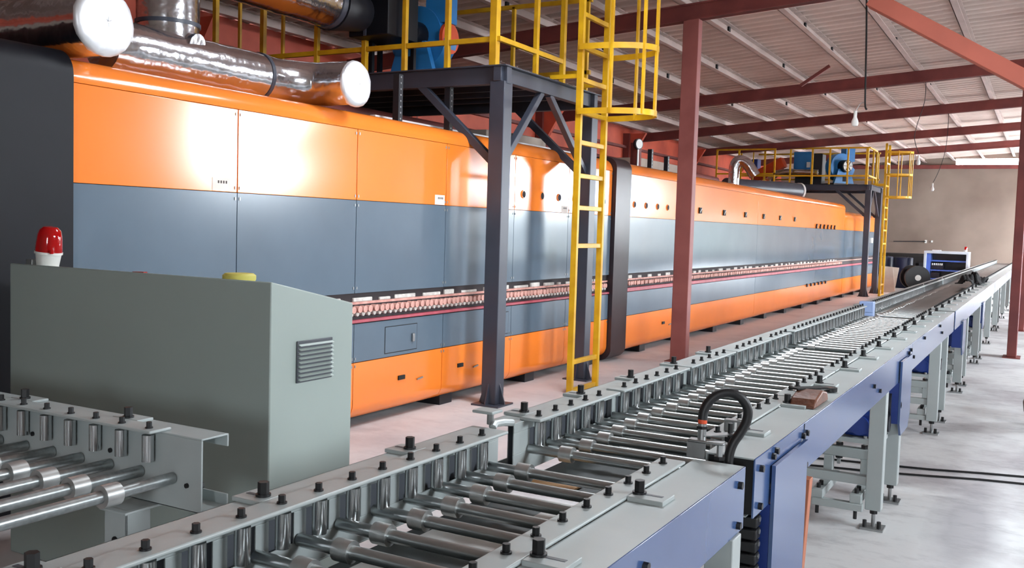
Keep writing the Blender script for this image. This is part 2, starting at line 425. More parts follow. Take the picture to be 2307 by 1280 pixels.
# lower end module
MB().prism([(KX-.03, .2), (KX-.03, 1.9), (KX-.3, 2.2), (KB, 2.2), (KB, .2)], 'y', 25.8, 31.0).build('end_core', 'slot_dark', kiln, smooth=False)
MB().sheet([(KX, 1.785)]+[(KX, 2.02)]+arc(KX-.28, 2.02, .28, 0, 90, 8)[1:]+[(KB, 2.30)], 'y', 25.82, 31.1, .01).build('end_hood', 'kiln_orange', kiln)
MB().sheet([(KX, 1.07), (KX, 1.78)], 'y', 25.82, 31.1, .025).build('side_panel', 'kiln_grey', kiln)
MB().sheet([(KX, .533), (KX, .83)], 'y', 25.82, 31.1, .025).build('lower_panel', 'kiln_grey', kiln)
MB().sheet(botprof[::-1], 'y', 25.82, 31.1, .02).build('skirt_panel', 'kiln_orange', kiln)
# dark bands wrapping the kiln
def band(y0, y1, m, nm):
    pr = [(KX+.05, .14)]+arc(KX-.09, 2.355, .14, 0, 90, 8)+[(KB, 2.495), (KB, .02)]+arc(KX-.09, .16, .14, -90, 0, 8)[:-1]
    MB().prism(pr, 'y', y0, y1).build(nm, m, kiln, label='dark band wrapped round the kiln')
band(2.2, 3.325, 'navy', 'end_band')
band(10.67, 11.14, 'brown_black', 'dividing_band')
# feet below
for y in [4+1.6*i for i in range(17)]:
    MB().box(KX-.35, KX-.06, y-.1, y+.1, 0, .12).build('foot', 'steel_black', kiln, smooth=False)
# roller slot: ceramic roller ends, fibre pads, red rail
rm = MB(); rm.cyl((-.02,0,0), (.075,0,0), .027, 12); rme = rm.mesh('kiln_roller', 'ceramic')
cup = MB().cyl((-.005,0,-.034), (.05,0,-.034), .02, 8).mesh('cup', 'fibre')
for i in range(290):
    y = 5.2+.0705*i
    if 10.6 < y < 11.2: continue
    r_ = inst('kiln_roller', rme, (KX-.055+random.uniform(-.006, .006), y, .942+random.uniform(-.003, .003)), kiln)
    if y < 11: inst('roller_cup', cup, (KX-.05, y, .942), r_)
MB().box(KX-.05, KX-.02, 3.33, 31, .98, 1.0).build('slot_shelf', 'ceramic', kiln, smooth=False)
MB().box(KX-.03, KX+.012, 3.33, 10.66, .838, .862).build('slot_rail', 'pink_rail', kiln, bevel=.004)
MB().box(KX-.03, KX+.012, 11.14, 31, .838, .885).build('slot_rail', 'pink_rail', kiln, bevel=.004)
y = 5.4
while y < 25:
    w = random.uniform(.05, .3) if y < 11 else random.uniform(.08, .22)
    if not (10.3 < y < 11.2):
        MB().box(KX-.06, KX-.012+random.uniform(-.012, .012), y, y+w, 1.0, 1.035+random.uniform(-.012, .01)).build('fibre_pad', 'fibre', kiln, bevel=.006)
    y += w+random.uniform(.03, .16) + (.1 if y > 11 else 0)
# burner ports, sight ports, panel clips, labels, access doors
ring = MB(); ring.cyl((0,0,0), (.012,0,0), .043, 18, r2=.038); rgm = ring.mesh('port_rim', 'kiln_orange')
hole = MB().cyl((.002,0,0), (.0135,0,0), .035, 18).mesh('port_hole', 'hole_black')
for y in (8.43, 8.83, 9.23, 9.62, 10.02, 10.42, 11.38, 11.79, 12.21, 12.6, 13.0):
    p_ = inst('burner_port', rgm, (KX, y, 1.945), kiln); inst('port_hole', hole, (KX, y, 1.945), p_)
sq = MB().box(0, .016, -.06, .06, -.045, .045).mesh('sight_port', 'hole_black')
lever = MB().bar((.018, -.05, -.03), (.018, .03, .03), .012, .014).mesh('lever', 'galv')
for y in (14.01, 15.24, 16.49, 17.71, 18.95, 20.19):
    p_ = inst('sight_port', sq, (KX, y, 1.945), kiln); inst('lever', lever, (KX, y, 1.945), p_)
clip = MB().box(0, .005, -.005, .005, -.01, .01).mesh('panel_clip', 'galv')
for a, b in segs[:6]:
    for y in (a+.02, b-.02):
        for z in (1.815, 1.745, 2.29, 1.11, .56, .5): inst('panel_clip', clip, (KX, y, z), kiln)
for y, z in ((4.42, 1.832), (6.93, 1.83), (9.38, 1.82)):
    s_ = MB().box(KX, KX+.002, y-.075, y+.075, z-.042, z+.042).build('paper_label', 'label_paper', kiln, label='pale paper label')
    for k in range(4): MB().box(KX+.002, KX+.003, y-.03+k*.022, y-.018+k*.022, z+.006, z+.024).build('print_mark', 'ink', s_)
for y0, y1 in ((6.19, 6.63), (7.9, 8.2)):
    MB().box(KX, KX+.004, y0, y1, .565, .775).build('access_door', 'kiln_grey', kiln, bevel=.002)
    MB().box(KX-.001, KX+.0015, y0-.006, y1+.006, .559, .781).build('door_gap', 'hole_black', kiln)
MB().box(KX+.004, KX+.022, 6.55, 6.58, .63, .70).build('door_latch', 'galv', kiln, bevel=.004)
for y in (6.42, 7.33, 12.6):
    MB().box(KX, KX+.012, y-.045, y+.045, .325, .36).build('skirt_slot', 'hole_black', kiln)
    MB().bar((KX+.012, y+.22, .30), (KX+.012, y+.3, .31), .012, .012).build('skirt_catch', 'galv', kiln)
for k in range(6):
    MB().bar((KX+.015, 22.3+.42*k, 1.80), (KX+.015, 22.36+.42*k, 1.87), .03, .05).build('valve_stub', 'brown_black', kiln)
    MB().box(KX, KX+.03, 21.6+.4*k, 21.7+.4*k, .48, .55).build('valve_stub', 'brown_black', kiln)
MB().box(KX, KX+.05, 29.9, 30.2, 1.45, 1.6).build('switch_box', 'white_plastic', kiln)
# white cable tray and hangers on the kiln roof
tr = thing('cable_tray', (-5.1, 8.5, 2.477), 'white cable tray lying along the kiln roof under the near platform', 'cable tray')
MB().box(-5.14, -5.08, 6.6, 10.5, 2.48, 2.54).build('tray', 'white_paint', tr, bevel=.003)
for k in range(4): MB().box(-5.16, -5.06, 6.8+k*1.1, 6.86+k*1.1, 2.477, 2.5).build('tray_foot', 'galv', tr)
def perf_post(x, y, z0, z1, label):
    r = thing('perforated_post', (x, y, z0), label, 'post', 'perforated posts on the kiln roof')
    MB().box(x-.03, x+.03, y-.03, y+.03, z0, z1).build('upright', 'steel_black', r)
    for k in range(int((z1-z0)/.05)):
        MB().cyl((x+.03, y, z0+.03+.05*k), (x+.032, y, z0+.03+.05*k), .008, 8).build('hole', 'galv', r)
perf_post(-4.9, 6.67, 2.477, 2.88, 'black perforated post beside the foil pipe cap')
perf_post(-4.9, 7.46, 2.477, 2.88, 'black perforated post behind the slanting platform brace')
perf_post(-4.9, 10.4, 2.477, 2.72, 'short black perforated post behind the yellow ladder')
perf_post(-4.9, 12.6, 2.477, 2.75, 'short black perforated post between ladder and tall red column')
perf_post(-4.9, 13.25, 2.477, 2.7, 'black perforated post just left of the tall red column')
# gas pipe and gauge on the kiln roof
gp = thing('gas_pipe', (-6.2, 14, 2.477), 'brown gas pipe running along the kiln roof', 'pipe')
MB().cyl((-6.2, 5.6, 2.72), (-6.2, 19.8, 2.72), .07, 14).build('pipe', 'red_primer', gp)
for k in range(6): MB().box(-6.23, -6.17, 6+k*2.5, 6.06+k*2.5, 2.477, 2.68).build('pipe_stand', 'steel_black', gp)
ga = thing('pressure_gauge', (-5.2, 12.7, 2.477), 'round white dial gauge on a red stand behind the ladder', 'gauge')
MB().box(-5.26, -5.14, 12.74, 12.86, 2.477, 2.86).build('stand', 'red_primer', ga)
MB().cyl((-5.13, 12.66, 2.83), (-5.09, 12.64, 2.83), .075, 20).build('case', 'steel_black', ga)
MB().cyl((-5.09, 12.64, 2.83), (-5.085, 12.638, 2.83), .065, 20).build('dial', 'white_plastic', ga)
MB().cyl((-5.11, 12.65, 2.47), (-5.11, 12.65, 2.76), .014, 8).build('stem', 'galv', ga)
# low plant on kiln roof: insulated boxes seen between the braces
for i, (y0, y1, h) in enumerate(((8.9, 9.3, .18), (9.5, 10.3, .2), (13.3, 15.0, .22))):
    MB().box(-5.9, -5.35, y0, y1, 2.477, 2.477+h).build('burner_manifold', 'board_pale', label=['small pale box behind the near platform brace', 'pale box on kiln roof behind the yellow ladder', 'long pale box on kiln roof left of the red column'][i], cat='box', bevel=.01)

# ------------------------------------------------------------------ foil ducts on the kiln roof
def duct(name, parts, label, cap=None, bands=()):
    r = thing(name, parts[0][0][0], label, 'duct', 'foil wrapped ducts')
    for path, rad in parts:
        n = []
        for i in range(len(path)-1):
            a = Vector(path[i]); b = Vector(path[i+1]); k = max(1, int((b-a).length/.07))
            n += [tuple(a.lerp(b, t/k)) for t in range(k)]
        n.append(path[-1])
        mb = MB(); rr = [rad*(1+random.uniform(-.018, .018)) for _ in n]; mb.tube(n, rr, 28)
        mb.build('pipe', 'foil', r, ang=60)
    if cap:
        c, ax, rad = cap
        pr = [(rad*1.02, -.015), (rad*1.02, 0), (rad*.95, .012), (rad*.8, .02), (rad*.6, .026), (rad*.4, .03), (rad*.2, .032), (0, .032)]
        mb = MB().lathe(pr, c, 24, ax)
        mb.v = [(x+random.uniform(-.004, .004), y+random.uniform(-.003, .003), z+random.uniform(-.003, .003)) for x, y, z in mb.v]
        mb.build('end_cap', 'foil_cap', r, ang=50)
    for p, q, rad in bands: MB().cyl(p, q, rad, 28).build('clamp_band', 'steel_dark', r)
    return r
duct('foil_duct', [(((-6.9, 3.46, 2.655), (-4.5, 3.46, 2.655)), .18)], 'large foil duct at top left ending in a round white cap', ((-4.5, 3.46, 2.655), (1, 0, 0), .182))
el = [(-5.0, 5.2-.0, 2.64)]
bend = [(-5.02+.42*(1-math.cos(t))*.6, 5.2+.40*math.sin(t), 2.64) for t in [math.radians(15*i) for i in range(7)]]
duct('foil_tee_duct', [(((-5.02, 3.85, 2.64), (-5.02, 5.2, 2.64)), .165), (tuple(bend)+((-4.5, 5.61, 2.64),), .16),
                       (((-5.12, 4.42, 2.62), (-5.12, 4.42, 2.87)), .2), (((-5.12, 4.42, 2.87), (-5.12, 4.42, 4.1)), .2), (((-5.02, 4.44, 2.76), (-4.89, 4.46, 2.73)), .075)],
     'bent foil duct with upright branch, white capped end beside the platform', ((-4.5, 5.61, 2.63), (1, 0, 0), .166),
     [((-5.12, 4.42, 2.86), (-5.12, 4.42, 2.885), .207), ((-5.02, 5.12, 2.64), (-5.02, 5.15, 2.64), .172)])
r = duct('foil_inlet_duct', [(((-5.75, 4.6, 3.57), (-5.75, 6.75, 3.57)), .22)], 'foil duct overhead leading into the near blower', None, [((-5.75, 6.7, 3.57), (-5.75, 6.76, 3.57), .228)])

# ------------------------------------------------------------------ work platforms
def platform(y0, label, grp='work platforms over the kiln'):
    dy = 1.86; y1 = y0+dy; xf = -4.32; xb = -7.9
    r = thing('work_platform', (xf-1.3, y0+dy/2, 0), label, 'platform', grp)
    S = 'steel_dark'
    for y in (y0, y1):
        p_ = MB().box(xf-.075, xf+.075, y-.075, y+.075, .015, 2.90).build('post', S, r, bevel=.006)
        MB().box(xf-.14, xf+.14, y-.14, y+.14, 0, .015).build('foot_plate', S, p_)
        for sx, sy in ((1, 0), (-1, 0), (0, 1), (0, -1)):
            b = MB()
            if sx: b.prism([(xf+sx*.075, .015), (xf+sx*.135, .015), (xf+sx*.075, .2)], 'y', y-.006, y+.006)
            else: b.add([(xf-.006, y+sy*.075, .015), (xf-.006, y+sy*.135, .015), (xf-.006, y+sy*.075, .2), (xf+.006, y+sy*.075, .015), (xf+.006, y+sy*.135, .015), (xf+.006, y+sy*.075, .2)], [(0,1,2), (5,4,3), (0,3,4,1), (1,4,5,2), (2,5,3,0)])
            b.build('gusset', S, p_, smooth=False)
        MB().box(xb-.07, xb+.07, y-.07, y+.07, .0, 2.90).build('post', S, r, bevel=.006)
        MB().bar((xf-.07, y, 2.2), (xf-.88, y, 2.92), .07, .07, (0,1,0)).build('brace', S, r, bevel=.004)
        MB().box(xb, xf+.08, y-.04, y+.04, 2.88, 3.03).build('beam', S, r, bevel=.004)
    MB().box(xf-.04, xf+.04, y0-.08, y1+.12, 2.90, 3.03).build('beam', S, r, bevel=.004)
    MB().box(xb-.04, xb+.04, y0, y1, 2.90, 3.03).build('beam', S, r)
    for k in range(4): MB().box(xb, xf, y0+.3+.37*k, y0+.34+.37*k, 2.93, 3.02).build('joist', S, r)
    MB().bar((xf, y0+.08, 2.22), (xf, y0+.76, 2.91), .06, .06, (1,0,0)).build('brace', S, r, bevel=.004)
    MB().bar((xf, y1-.08, 2.22), (xf, y0+.92, 2.91), .06, .06, (1,0,0)).build('brace', S, r, bevel=.004)
    MB().box(xb-.04, xf+.09, y0-.09, y1+.14, 3.03, 3.04).build('deck', S, r)
    # yellow railing
    Y = 'yellow'; xr = xf-.02; top = 4.04; mid = 3.28
    def post(x, y, w=.04, z0=3.04): MB().box(x-w/2, x+w/2, y-w/2, y+w/2, z0, top).build('rail_post', Y, r, bevel=.003)
    for x, w in ((xr-.05, .07), (xr-.55, .045), (xr-1.03, .045), (xr-1.5, .05), (xr-2.1, .045), (xr-2.55, .03), (xr-2.82, .05), (xr-3.15, .03), (xr-3.5, .05)): post(x, y0-.02, w)
    for y, w in ((y0+.67, .045), (y0+1.24, .05)): post(xr, y, w)
    for x in (xr-.05, xr-.95, xr-1.8): post(x, y1+.04)
    for z in (top, mid):
        MB().box(xr-3.52, xr-.02, y0-.04, y0, z-.025, z+.02).build('rail', Y, r, bevel=.003)
        MB().box(xr-.02, xr+.02, y0-.04, y0+1.26, z-.025, z+.02).build('rail', Y, r, bevel=.003)
        MB().box(xr-3.52, xr, y1+.02, y1+.06, z-.025, z+.02).build('rail', Y, r, bevel=.003)
    return r
P1, P2 = 7.42, 27.35
platform(P1, 'dark steel platform with yellow railing straddling the kiln, near one')
platform(P2, 'dark steel platform with yellow railing straddling the kiln, far one')
def ladder(yo, label):
    xl = -4.0; ya, yb = yo+.95, yo+1.55
    r = thing('caged_ladder', (xl, (ya+yb)/2, 0), label, 'ladder', 'yellow caged ladders')
    Y = 'yellow'
    for y in (ya, yb): MB().box(xl-.03, xl+.03, y-.022, y+.022, 0, 4.2).build('side_rail', Y, r, bevel=.003)
    for z in (.025, .31, 1.45, 1.82, 2.13, 2.45, 2.74, 3.05, 3.36, 3.67):
        MB().box(xl-.02, xl+.02, ya+.02, yb-.02, z-.022, z+.022).build('rung', Y, r, bevel=.003)
    yc = (ya+yb)/2; rad = .33; dep = .66
    def hp(t): # horseshoe plan
        return (xl+dep*math.sin(t)**.8, yc-rad*1.05*math.cos(t))
    for z in (2.74, 3.35, 3.96):
        pts = [hp(math.pi*i/20) for i in range(21)]; b = MB()
        vs = []
        for i, (x, y) in enumerate(pts):
            x0, y0_ = pts[max(i-1, 0)]; x1, y1_ = pts[min(i+1, 20)]; dx, dy = x1-x0, y1_-y0_; l = math.hypot(dx, dy); nx, ny = dy/l*.004, -dx/l*.004
            vs += [(x-nx, y-ny, z-.028), (x+nx, y+ny, z-.028), (x+nx, y+ny, z+.028), (x-nx, y-ny, z+.028)]
        fs = []
        for i in range(20):
            for k in range(4): fs.append((4*i+k, 4*i+(k+1) % 4, 4*i+4+(k+1) % 4, 4*i+4+k))
        fs += [(3,2,1,0), (80,81,82,83)]
        b.add(vs, fs).build('hoop', Y, r, ang=50)
    for t in (25, 62, 90, 118, 155):
        x, y = hp(math.radians(t)); MB().box(x-.018, x+.004, y-.02, y+.02, 2.72, 4.0).build('cage_bar', Y, r)
    for y in (ya, yb): MB().box(-4.32, xl, y-.015, y+.015, 3.06, 3.1).build('stay', Y, r)
    return r
ladder(P1, 'yellow caged ladder standing in front of the near platform')
ladder(P2-.35, 'yellow caged ladder of the far platform, before the brown wall')

# ------------------------------------------------------------------ blowers
def blower(x, y, z, s, label, mirror=1, ring=True, rot=0):
    r = thing('blower', (x, y, z), label, 'blower', 'blue blowers on the platforms')
    b = MB(); pr = []
    for i in range(40):
        t = math.radians(9*i); rr = .30+.07*(i/40); pr.append((x+rr*s*math.cos(t), z+.47*s+rr*s*math.sin(t)))
    MB().prism(pr, 'y', y-.11*s, y+.11*s).build('volute', 'fan_blue', r, ang=40)
    MB().prism([(x-.30*s, z), (x+.30*s, z), (x+.17*s, z+.4*s), (x-.17*s, z+.4*s)], 'y', y-.2*s, y-.13*s).build('pedestal', 'fan_blue', r)
    MB().box(x-.34*s, x+.34*s, y-.26*s, y+.22*s, z, z+.05*s).build('skid', 'steel_black', r)
    MB().cyl((x, y-.3*s, z+.47*s), (x, y-.11*s, z+.47*s), .15*s, 22).build('motor', 'navy', r)
    m_ = MB().cyl((x, y-.32*s, z+.47*s), (x, y-.3*s, z+.47*s), .13*s, 22).build('fan_guard', 'white_plastic', r)
    for k in range(6):
        t = math.radians(60*k); MB().bar((x, y-.325*s, z+.47*s), (x+.12*s*math.cos(t), y-.325*s, z+.47*s+.12*s*math.sin(t)), .03*s, .01).build('guard_slot', 'hole_black', m_)
    MB().box(x-.05*s, x+.05*s, y-.205*s, y-.2*s, z+.1*s, z+.25*s).build('pedestal_hole', 'hole_black', r)
    MB().box(x+.1*s, x+.36*s, y-.1*s, y+.1*s, z+.6*s, z+.95*s).build('outlet', 'fan_blue', r)
    MB().cyl((x, y+.11*s, z+.47*s), (x, y+.22*s, z+.47*s), .2*s, 22).build('inlet_collar', 'steel_dark', r)
    if ring: MB().cyl((x+.30*s, y+.02, z+.45*s), (x+.34*s, y+.02, z+.45*s), .16*s, 22).build('outlet_flange', 'orange_ring', r)
    r.rotation_euler.z = math.radians(rot)
    return r
blower(-5.62, 8.05, 3.04, .95, 'blue blower with orange flange on the near platform')
blower(-5.25, P2+.75, 3.04, 1.15, 'blue round blower with dark motor at the far platform corner', ring=False, rot=48)
fb = thing('fan_casing', (-6.25, P2+.8, 3.04), 'square blue fan casing left of the round blower, far platform', 'casing')
MB().box(-6.5, -6.0, P2+.6, P2+1.0, 3.4, 4.0).build('casing', 'fan_blue', fb, bevel=.02)
MB().box(-6.45, -6.05, P2+.65, P2+.95, 3.04, 3.4).build('stand', 'steel_black', fb)
MB().box(-6.12, -6.03, P2+.55, P2+.6, 3.55, 3.7).build('terminal_box', 'white_plastic', fb)
MB().box(-5.97, -5.72, P2+.7, P2+1.2, 3.04, 3.95).build('filter_box', 'steel_black', label='dark box between blue casing and round blower, far platform', cat='box', bevel=.02)
# dark plenum box beside the near blower
pb = thing('plenum_box', (-5.64, 7.35, 3.04), 'dark navy plenum box on legs before the near blue blower', 'plenum')
MB().box(-5.88, -5.42, 7.2, 7.68, 3.36, 4.2).build('box', 'navy', pb, bevel=.01)
MB().box(-5.70, -5.67, 7.19, 7.2, 3.36, 4.2).build('seam_strip', 'steel_dark', pb)
for x in (-5.85, -5.45):
    for y in (7.52, 7.65): MB().box(x-.02, x+.02, y-.02, y+.02, 3.04, 3.36).build('leg', 'navy', pb)
MB().cyl((-5.75, 6.77, 3.57), (-5.75, 7.2, 3.57), .24, 24, r2=.17).build('inlet_cone', 'steel_black', label='black cone joining the overhead foil duct to the blower', cat='duct')
# far duct work
dp = smooth_path([(-6.0, 20.4, 2.48), (-6.0, 20.4, 2.85), (-5.99, 20.4, 3.05), (-5.93, 20.42, 3.17), (-5.82, 20.45, 3.17), (-5.7, 20.48, 3.06), (-5.58, 20.52, 2.86)], 4)
fd = thing('far_foil_duct', (-6.0, 20.4, 2.477), 'foil elbow duct rising from the far kiln roof left of the railing', 'duct', 'foil wrapped ducts')
MB().tube(dp, .12, 22).build('pipe', 'foil', fd, ang=60)
fd = thing('far_foil_duct', (-5.9, P2+.3, 3.04), 'arched foil duct behind the railing of the far platform', 'duct', 'foil wrapped ducts')
MB().tube([(-7.1, P2+.3, 3.05), (-7.05, P2+.3, 3.22), (-6.9, P2+.3, 3.36), (-6.6, P2+.3, 3.4), (-5.75, P2+.32, 3.38)], .1, 18).build('pipe', 'foil', fd, ang=60)
MB().bar((-7.75, P2+.9, 3.24), (-6.8, P2+.75, 3.72), .26, .3).build('burner_box', 'orange_ring', label='red orange box tilted behind the far railing', cat='box', bevel=.02)
MB().box(-7.88, -7.7, P2+1.2, P2+1.6, 3.04, 3.85).build('fan_box', 'motor_blue', label='dark blue box at the left of the far platform', cat='box', bevel=.02)
pl = thing('insulated_pipe', (-5.8, 22.3, 2.477), 'grey pipe with pale round end lying on the far kiln roof', 'pipe')
MB().cyl((-6.4, 21.2, 2.67), (-5.29, 23.35, 2.67), .19, 20).build('pipe', 'steel_dark', pl)
MB().cyl((-5.29, 23.35, 2.67), (-5.26, 23.4, 2.67), .2, 20).build('end_disc', 'white_card', pl)
# extra railing left of the far platform
ex = thing('walkway_railing', (-7.3, 24.2, 2.477), 'yellow railing panel beside the far foil elbow duct', 'railing')
for x in (-7.9, -7.3, -6.35): MB().box(x-.02, x+.02, 25.2, 25.24, 2.47, 3.85).build('rail_post', 'yellow', ex)
for z in (3.84, 3.2): MB().box(-7.9, -6.33, 25.2, 25.24, z-.02, z+.02).build('rail', 'yellow', ex)
# ------------------------------------------------------------------ control cabinet on the left
CX0, CX1, CY0, CY1 = -4.24, -2.6, 2.75, 3.25
cb = thing('control_cabinet', ((CX0+CX1)/2, 3.0, 0), 'large plain grey control cabinet with sloping top and louvred side', 'cabinet')
b = MB(); pts = [(CY0, 0), (CY1, 0), (CY1, 1.27), (CY0, 1.378)]
b.prism(pts, 'x', CX0, CX1); b.build('body', 'cabinet_paint', cb, bevel=.006)
vent = MB().box(CX1, CX1+.008, 2.895, 3.11, .965, 1.135).build('vent_frame', 'conv_dark', cb, bevel=.003)
for k in range(9):
    z = .975+k*.0175
    MB().add([(CX1+.006, 2.90, z), (CX1+.006, 3.105, z), (CX1+.022, 3.105, z), (CX1+.022, 2.90, z), (CX1+.010, 2.90, z+.007), (CX1+.010, 3.105, z+.007)],
             [(0,1,2,3), (4,3,2,5), (0,3,4), (1,5,2), (0,4,5,1)]).build('vent_slat', 'cabinet_paint', vent, smooth=False)
def beacon(x, y, z, s, label, tilt=.12):
    r = thing('warning_beacon', (x, y, z), label, 'beacon')
    ax = (tilt*.9, 0, 1)
    MB().lathe([(.052*s, 0), (.062*s, .075*s), (.068*s, .076*s), (.068*s, .088*s)], (x, y, z), 28, ax).build('base', 'white_plastic', r)
    MB().lathe([(.066*s, .086*s), (.064*s, .12*s), (.060*s, .17*s), (.052*s, .2*s), (.034*s, .217*s), (0, .222*s)], (x, y, z), 28, ax).build('lens', 'red_lens', r)
    MB().lathe([(.03*s, .088*s), (.034*s, .15*s), (.01*s, .18*s)], (x, y, z), 12, ax).build('reflector', 'red_core', r)
    MB().box(x-.085*s, x-.035*s, y-.065*s, y-.01*s, z+.002, z+.045*s).build('bracket', 'galv', r, bevel=.002)
    MB().cyl((x+.062*s+.012, y-.03*s, z+.078*s), (x+.062*s+.012, y-.03*s, z+.098*s), .01*s, 8).build('screw_lug', 'red_lens', r)
beacon(-4.09, 2.84, 1.358, .9, 'red domed warning beacon standing on the grey cabinet')
MB().lathe([(.06, 0), (.066, .012), (.066, .028), (.056, .036)], (-2.84, 2.82, 1.362), 24).build('tape_roll', 'pad_yellow', label='small yellow roll lying on the grey cabinet top', cat='roll')
MB().bar((-3.44, 2.8, 1.37), (-3.37, 2.8, 1.372), .02, .012).build('red_marker', 'red_core', label='tiny dark red scrap on the cabinet top edge', cat='scrap')
lp = thing('side_panel_post', (-4.56, 2.5, 0), 'dim olive post with a hanging black cable at the left edge', 'post')
MB().box(-4.5, -4.36, 2.72, 2.735, 0, 1.55).build('panel', 'olive', lp)
MB().tube([(-4.395, 2.715, 1.55), (-4.395, 2.712, 1.5), (-4.39, 2.712, 1.45), (-4.395, 2.712, 1.36)], .006, 6).build('cable', 'black_rubber', lp)

# ------------------------------------------------------------------ roller conveyors
BP, RP = .1275, .146
bolt_b = MB(); bolt_b.cyl((0,0,0), (0,0,.004), .012, 12); bolt_b.cyl((0,0,.003), (0,0,.02), .0085, 6); BOLT = bolt_b.mesh('bolt', 'bolt_black')
bb = MB(); bb.cyl((0,0,0), (0,0,.006), .018, 12); bb.cyl((0,0,.005), (0,0,.034), .0135, 6); BIG = bb.mesh('clamp_bolt', 'bolt_black')
GUIDE = MB().cyl((0,0,-.092), (0,0,-.008), .0185, 16).mesh('guide_roller', 'chrome')
sb = MB(); sb.cyl((-.012,0,0), (.008,0,0), .011, 8); SBOLT = sb.mesh('side_bolt', 'bolt_black')
XW, XI = -1.535, -.87       # left web, right inner web
ROLL = MB().cyl((XW+.004, 0, 0), (XI-.004, 0, 0), .0165, 16).mesh('roller', 'roller_steel')
cm = MB(); cm.cyl((-.023,0,0), (.023,0,0), .0275, 18); COLL = cm.mesh('collar', 'collar_steel')
CSCR = MB().cyl((.005,-.024,.012), (.005,-.029,.0145), .004, 6).mesh('set_screw', 'bolt_black')
ZR = .852
PT = .966   # top of guide plates
def plate_tab(b, x0, x1, y): b.box(x0, x1, y-.042, y+.042, PT-.012, PT)
def conveyor(y0, y1, label, detail, plates, tabs, legs, xoff=0):
    r = thing('roller_conveyor', (-1.16, (y0+y1)/2, 0), label, 'conveyor', 'sections of the long roller conveyor')
    # left C channel with windows in the web
    b = MB()
    b.box(XW-.1, XW, y0, y1, .95, .955); b.box(XW-.1, XW, y0, y1, .775, .78); b.box(XW-.1, XW-.095, y0, y1, .93, .955); b.box(XW-.1, XW-.095, y0, y1, .775, .80)
    if detail >= 2:
        b.box(XW-.005, XW, y0, y1, .78, .846); b.box(XW-.005, XW, y0, y1, .922, .95)
        k = math.floor(y0/BP)
        ys = [1.385+BP*i for i in range(-12, 60)]
        edges = [y0]+[e for c in ys for e in (c+.0, c+.085) if y0+.01 < e < y1-.01]+[y1]
        prev = y0
        for c in ys:
            w0, w1 = c-.012, c+.072
            if w0 < y0+.02 or w1 > y1-.05: continue
            b.box(XW-.005, XW, prev, w0, .846, .922); prev = w1
        b.box(XW-.005, XW, prev, y1, .846, .922)
    else: b.box(XW-.005, XW, y0, y1, .78, .95)
    b.build('left_channel', 'conv_paint', r, bevel=.0015 if detail >= 2 else 0)
    if detail >= 2: MB().box(XW-.03, XW-.026, y0+.01, y1-.02, .80, .945).build('channel_backing', 'conv_dark', r)  # dark plate stands in for the shade inside the channel
    # right box beam: inner web, top flange, outer cover
    b = MB(); b.box(XI, XI+.005, y0, y1, .78, .95); b.box(XI, -.72, y0, y1, .95, .955); b.box(XI, -.74, y0, y1, .775, .78)
    b.build('right_channel', 'conv_paint', r, bevel=.0015 if detail >= 2 else 0)
    MB().box(-.724, -.718, y0, y1, .775, .9549).build('side_cover', 'conv_blue', r, bevel=.0015)
    if detail >= 2: MB().box(XI+.006, -.726, y0+.012, y0+.02, .782, .949).build('painted_end_shade', 'hole_black', r)  # black sheet paints in the shade of the hollow beam end
    MB().box(XW+.002, XI-.002, y0+.01, y1-.01, .742, .75).build('drip_tray', 'tray_dark', r)
    # plates with guide rollers
    lp, rp = plates
    for a, c in lp: MB().box(-1.555, -1.472, a, c, .955, PT).build('guide_plate', 'conv_paint', r, bevel=.004 if detail >= 2 else 0)
    for a, c in rp: MB().box(-.945, -.868, a, c, .956, PT).build('guide_plate', 'conv_paint', r, bevel=.004 if detail >= 2 else 0)
    lt, rtb = tabs
    for y in lt:
        t_ = MB().box(-1.645, -1.556, y-.042, y+.042, PT-.012, PT-.0005).build('slotted_tab', 'conv_paint', r, bevel=.002)
        MB().box(-1.635, -1.598, y-.006, y+.006, PT-.0003, PT+.0006).build('slot', 'conv_dark', t_)
        inst('clamp_bolt', BIG, (-1.585, y, PT), r)
    for y in rtb:
        t_ = MB().box(-.868, -.775, y-.042, y+.042, PT-.012, PT+.0005).build('slotted_tab', 'conv_paint', r, bevel=.002)
        MB().box(-.835, -.79, y-.006, y+.006, PT+.0005, PT+.0014).build('slot', 'conv_dark', t_)
        inst('clamp_bolt', BIG, (-.852, y, PT), r)
    # rollers
    k0 = math.ceil((y0+.03-2.02)/RP); k1 = math.floor((y1-.02-2.02)/RP)
    if detail >= 1:
        for k in range(k0, k1+1):
            y = 2.02+RP*k
            ro = inst('roller', ROLL, (0, y, ZR), r)
            for x in (-1.383, -.925):
                c_ = inst('collar', COLL, (x+(.01*math.sin(k*7.3)), y, ZR), ro)
        n0 = math.ceil((y0+.05-1.385)/BP); n1 = math.floor((y1-.05-1.385)/BP)
        gl = MB(); bl = MB()
        for n in range(n0, n1+1):
            y = 1.385+BP*n
            for x, pls in ((-1.508, lp), (-.912, rp)):
                if not any(a+.015 < y < c-.015 for a, c in pls): continue
                if detail >= 2:
                    inst('bolt', BOLT, (x, y, PT), r); inst('guide_roller', GUIDE, (x+(.004 if x < -1.2 else -.004), y, PT-.012), r)
                else:
                    gl.cyl((x, y, PT-.1), (x, y, PT-.02), .0185, 8); bl.cyl((x, y, PT), (x, y, PT+.02), .009, 6)
        if gl.v:
            gl.build('guide_roller_row', 'chrome', r, kind='stuff'); bl.build('bolt_row', 'bolt_black', r, kind='stuff')
    else:
        gl = MB(); bl = MB(); rl = MB(); k = k0
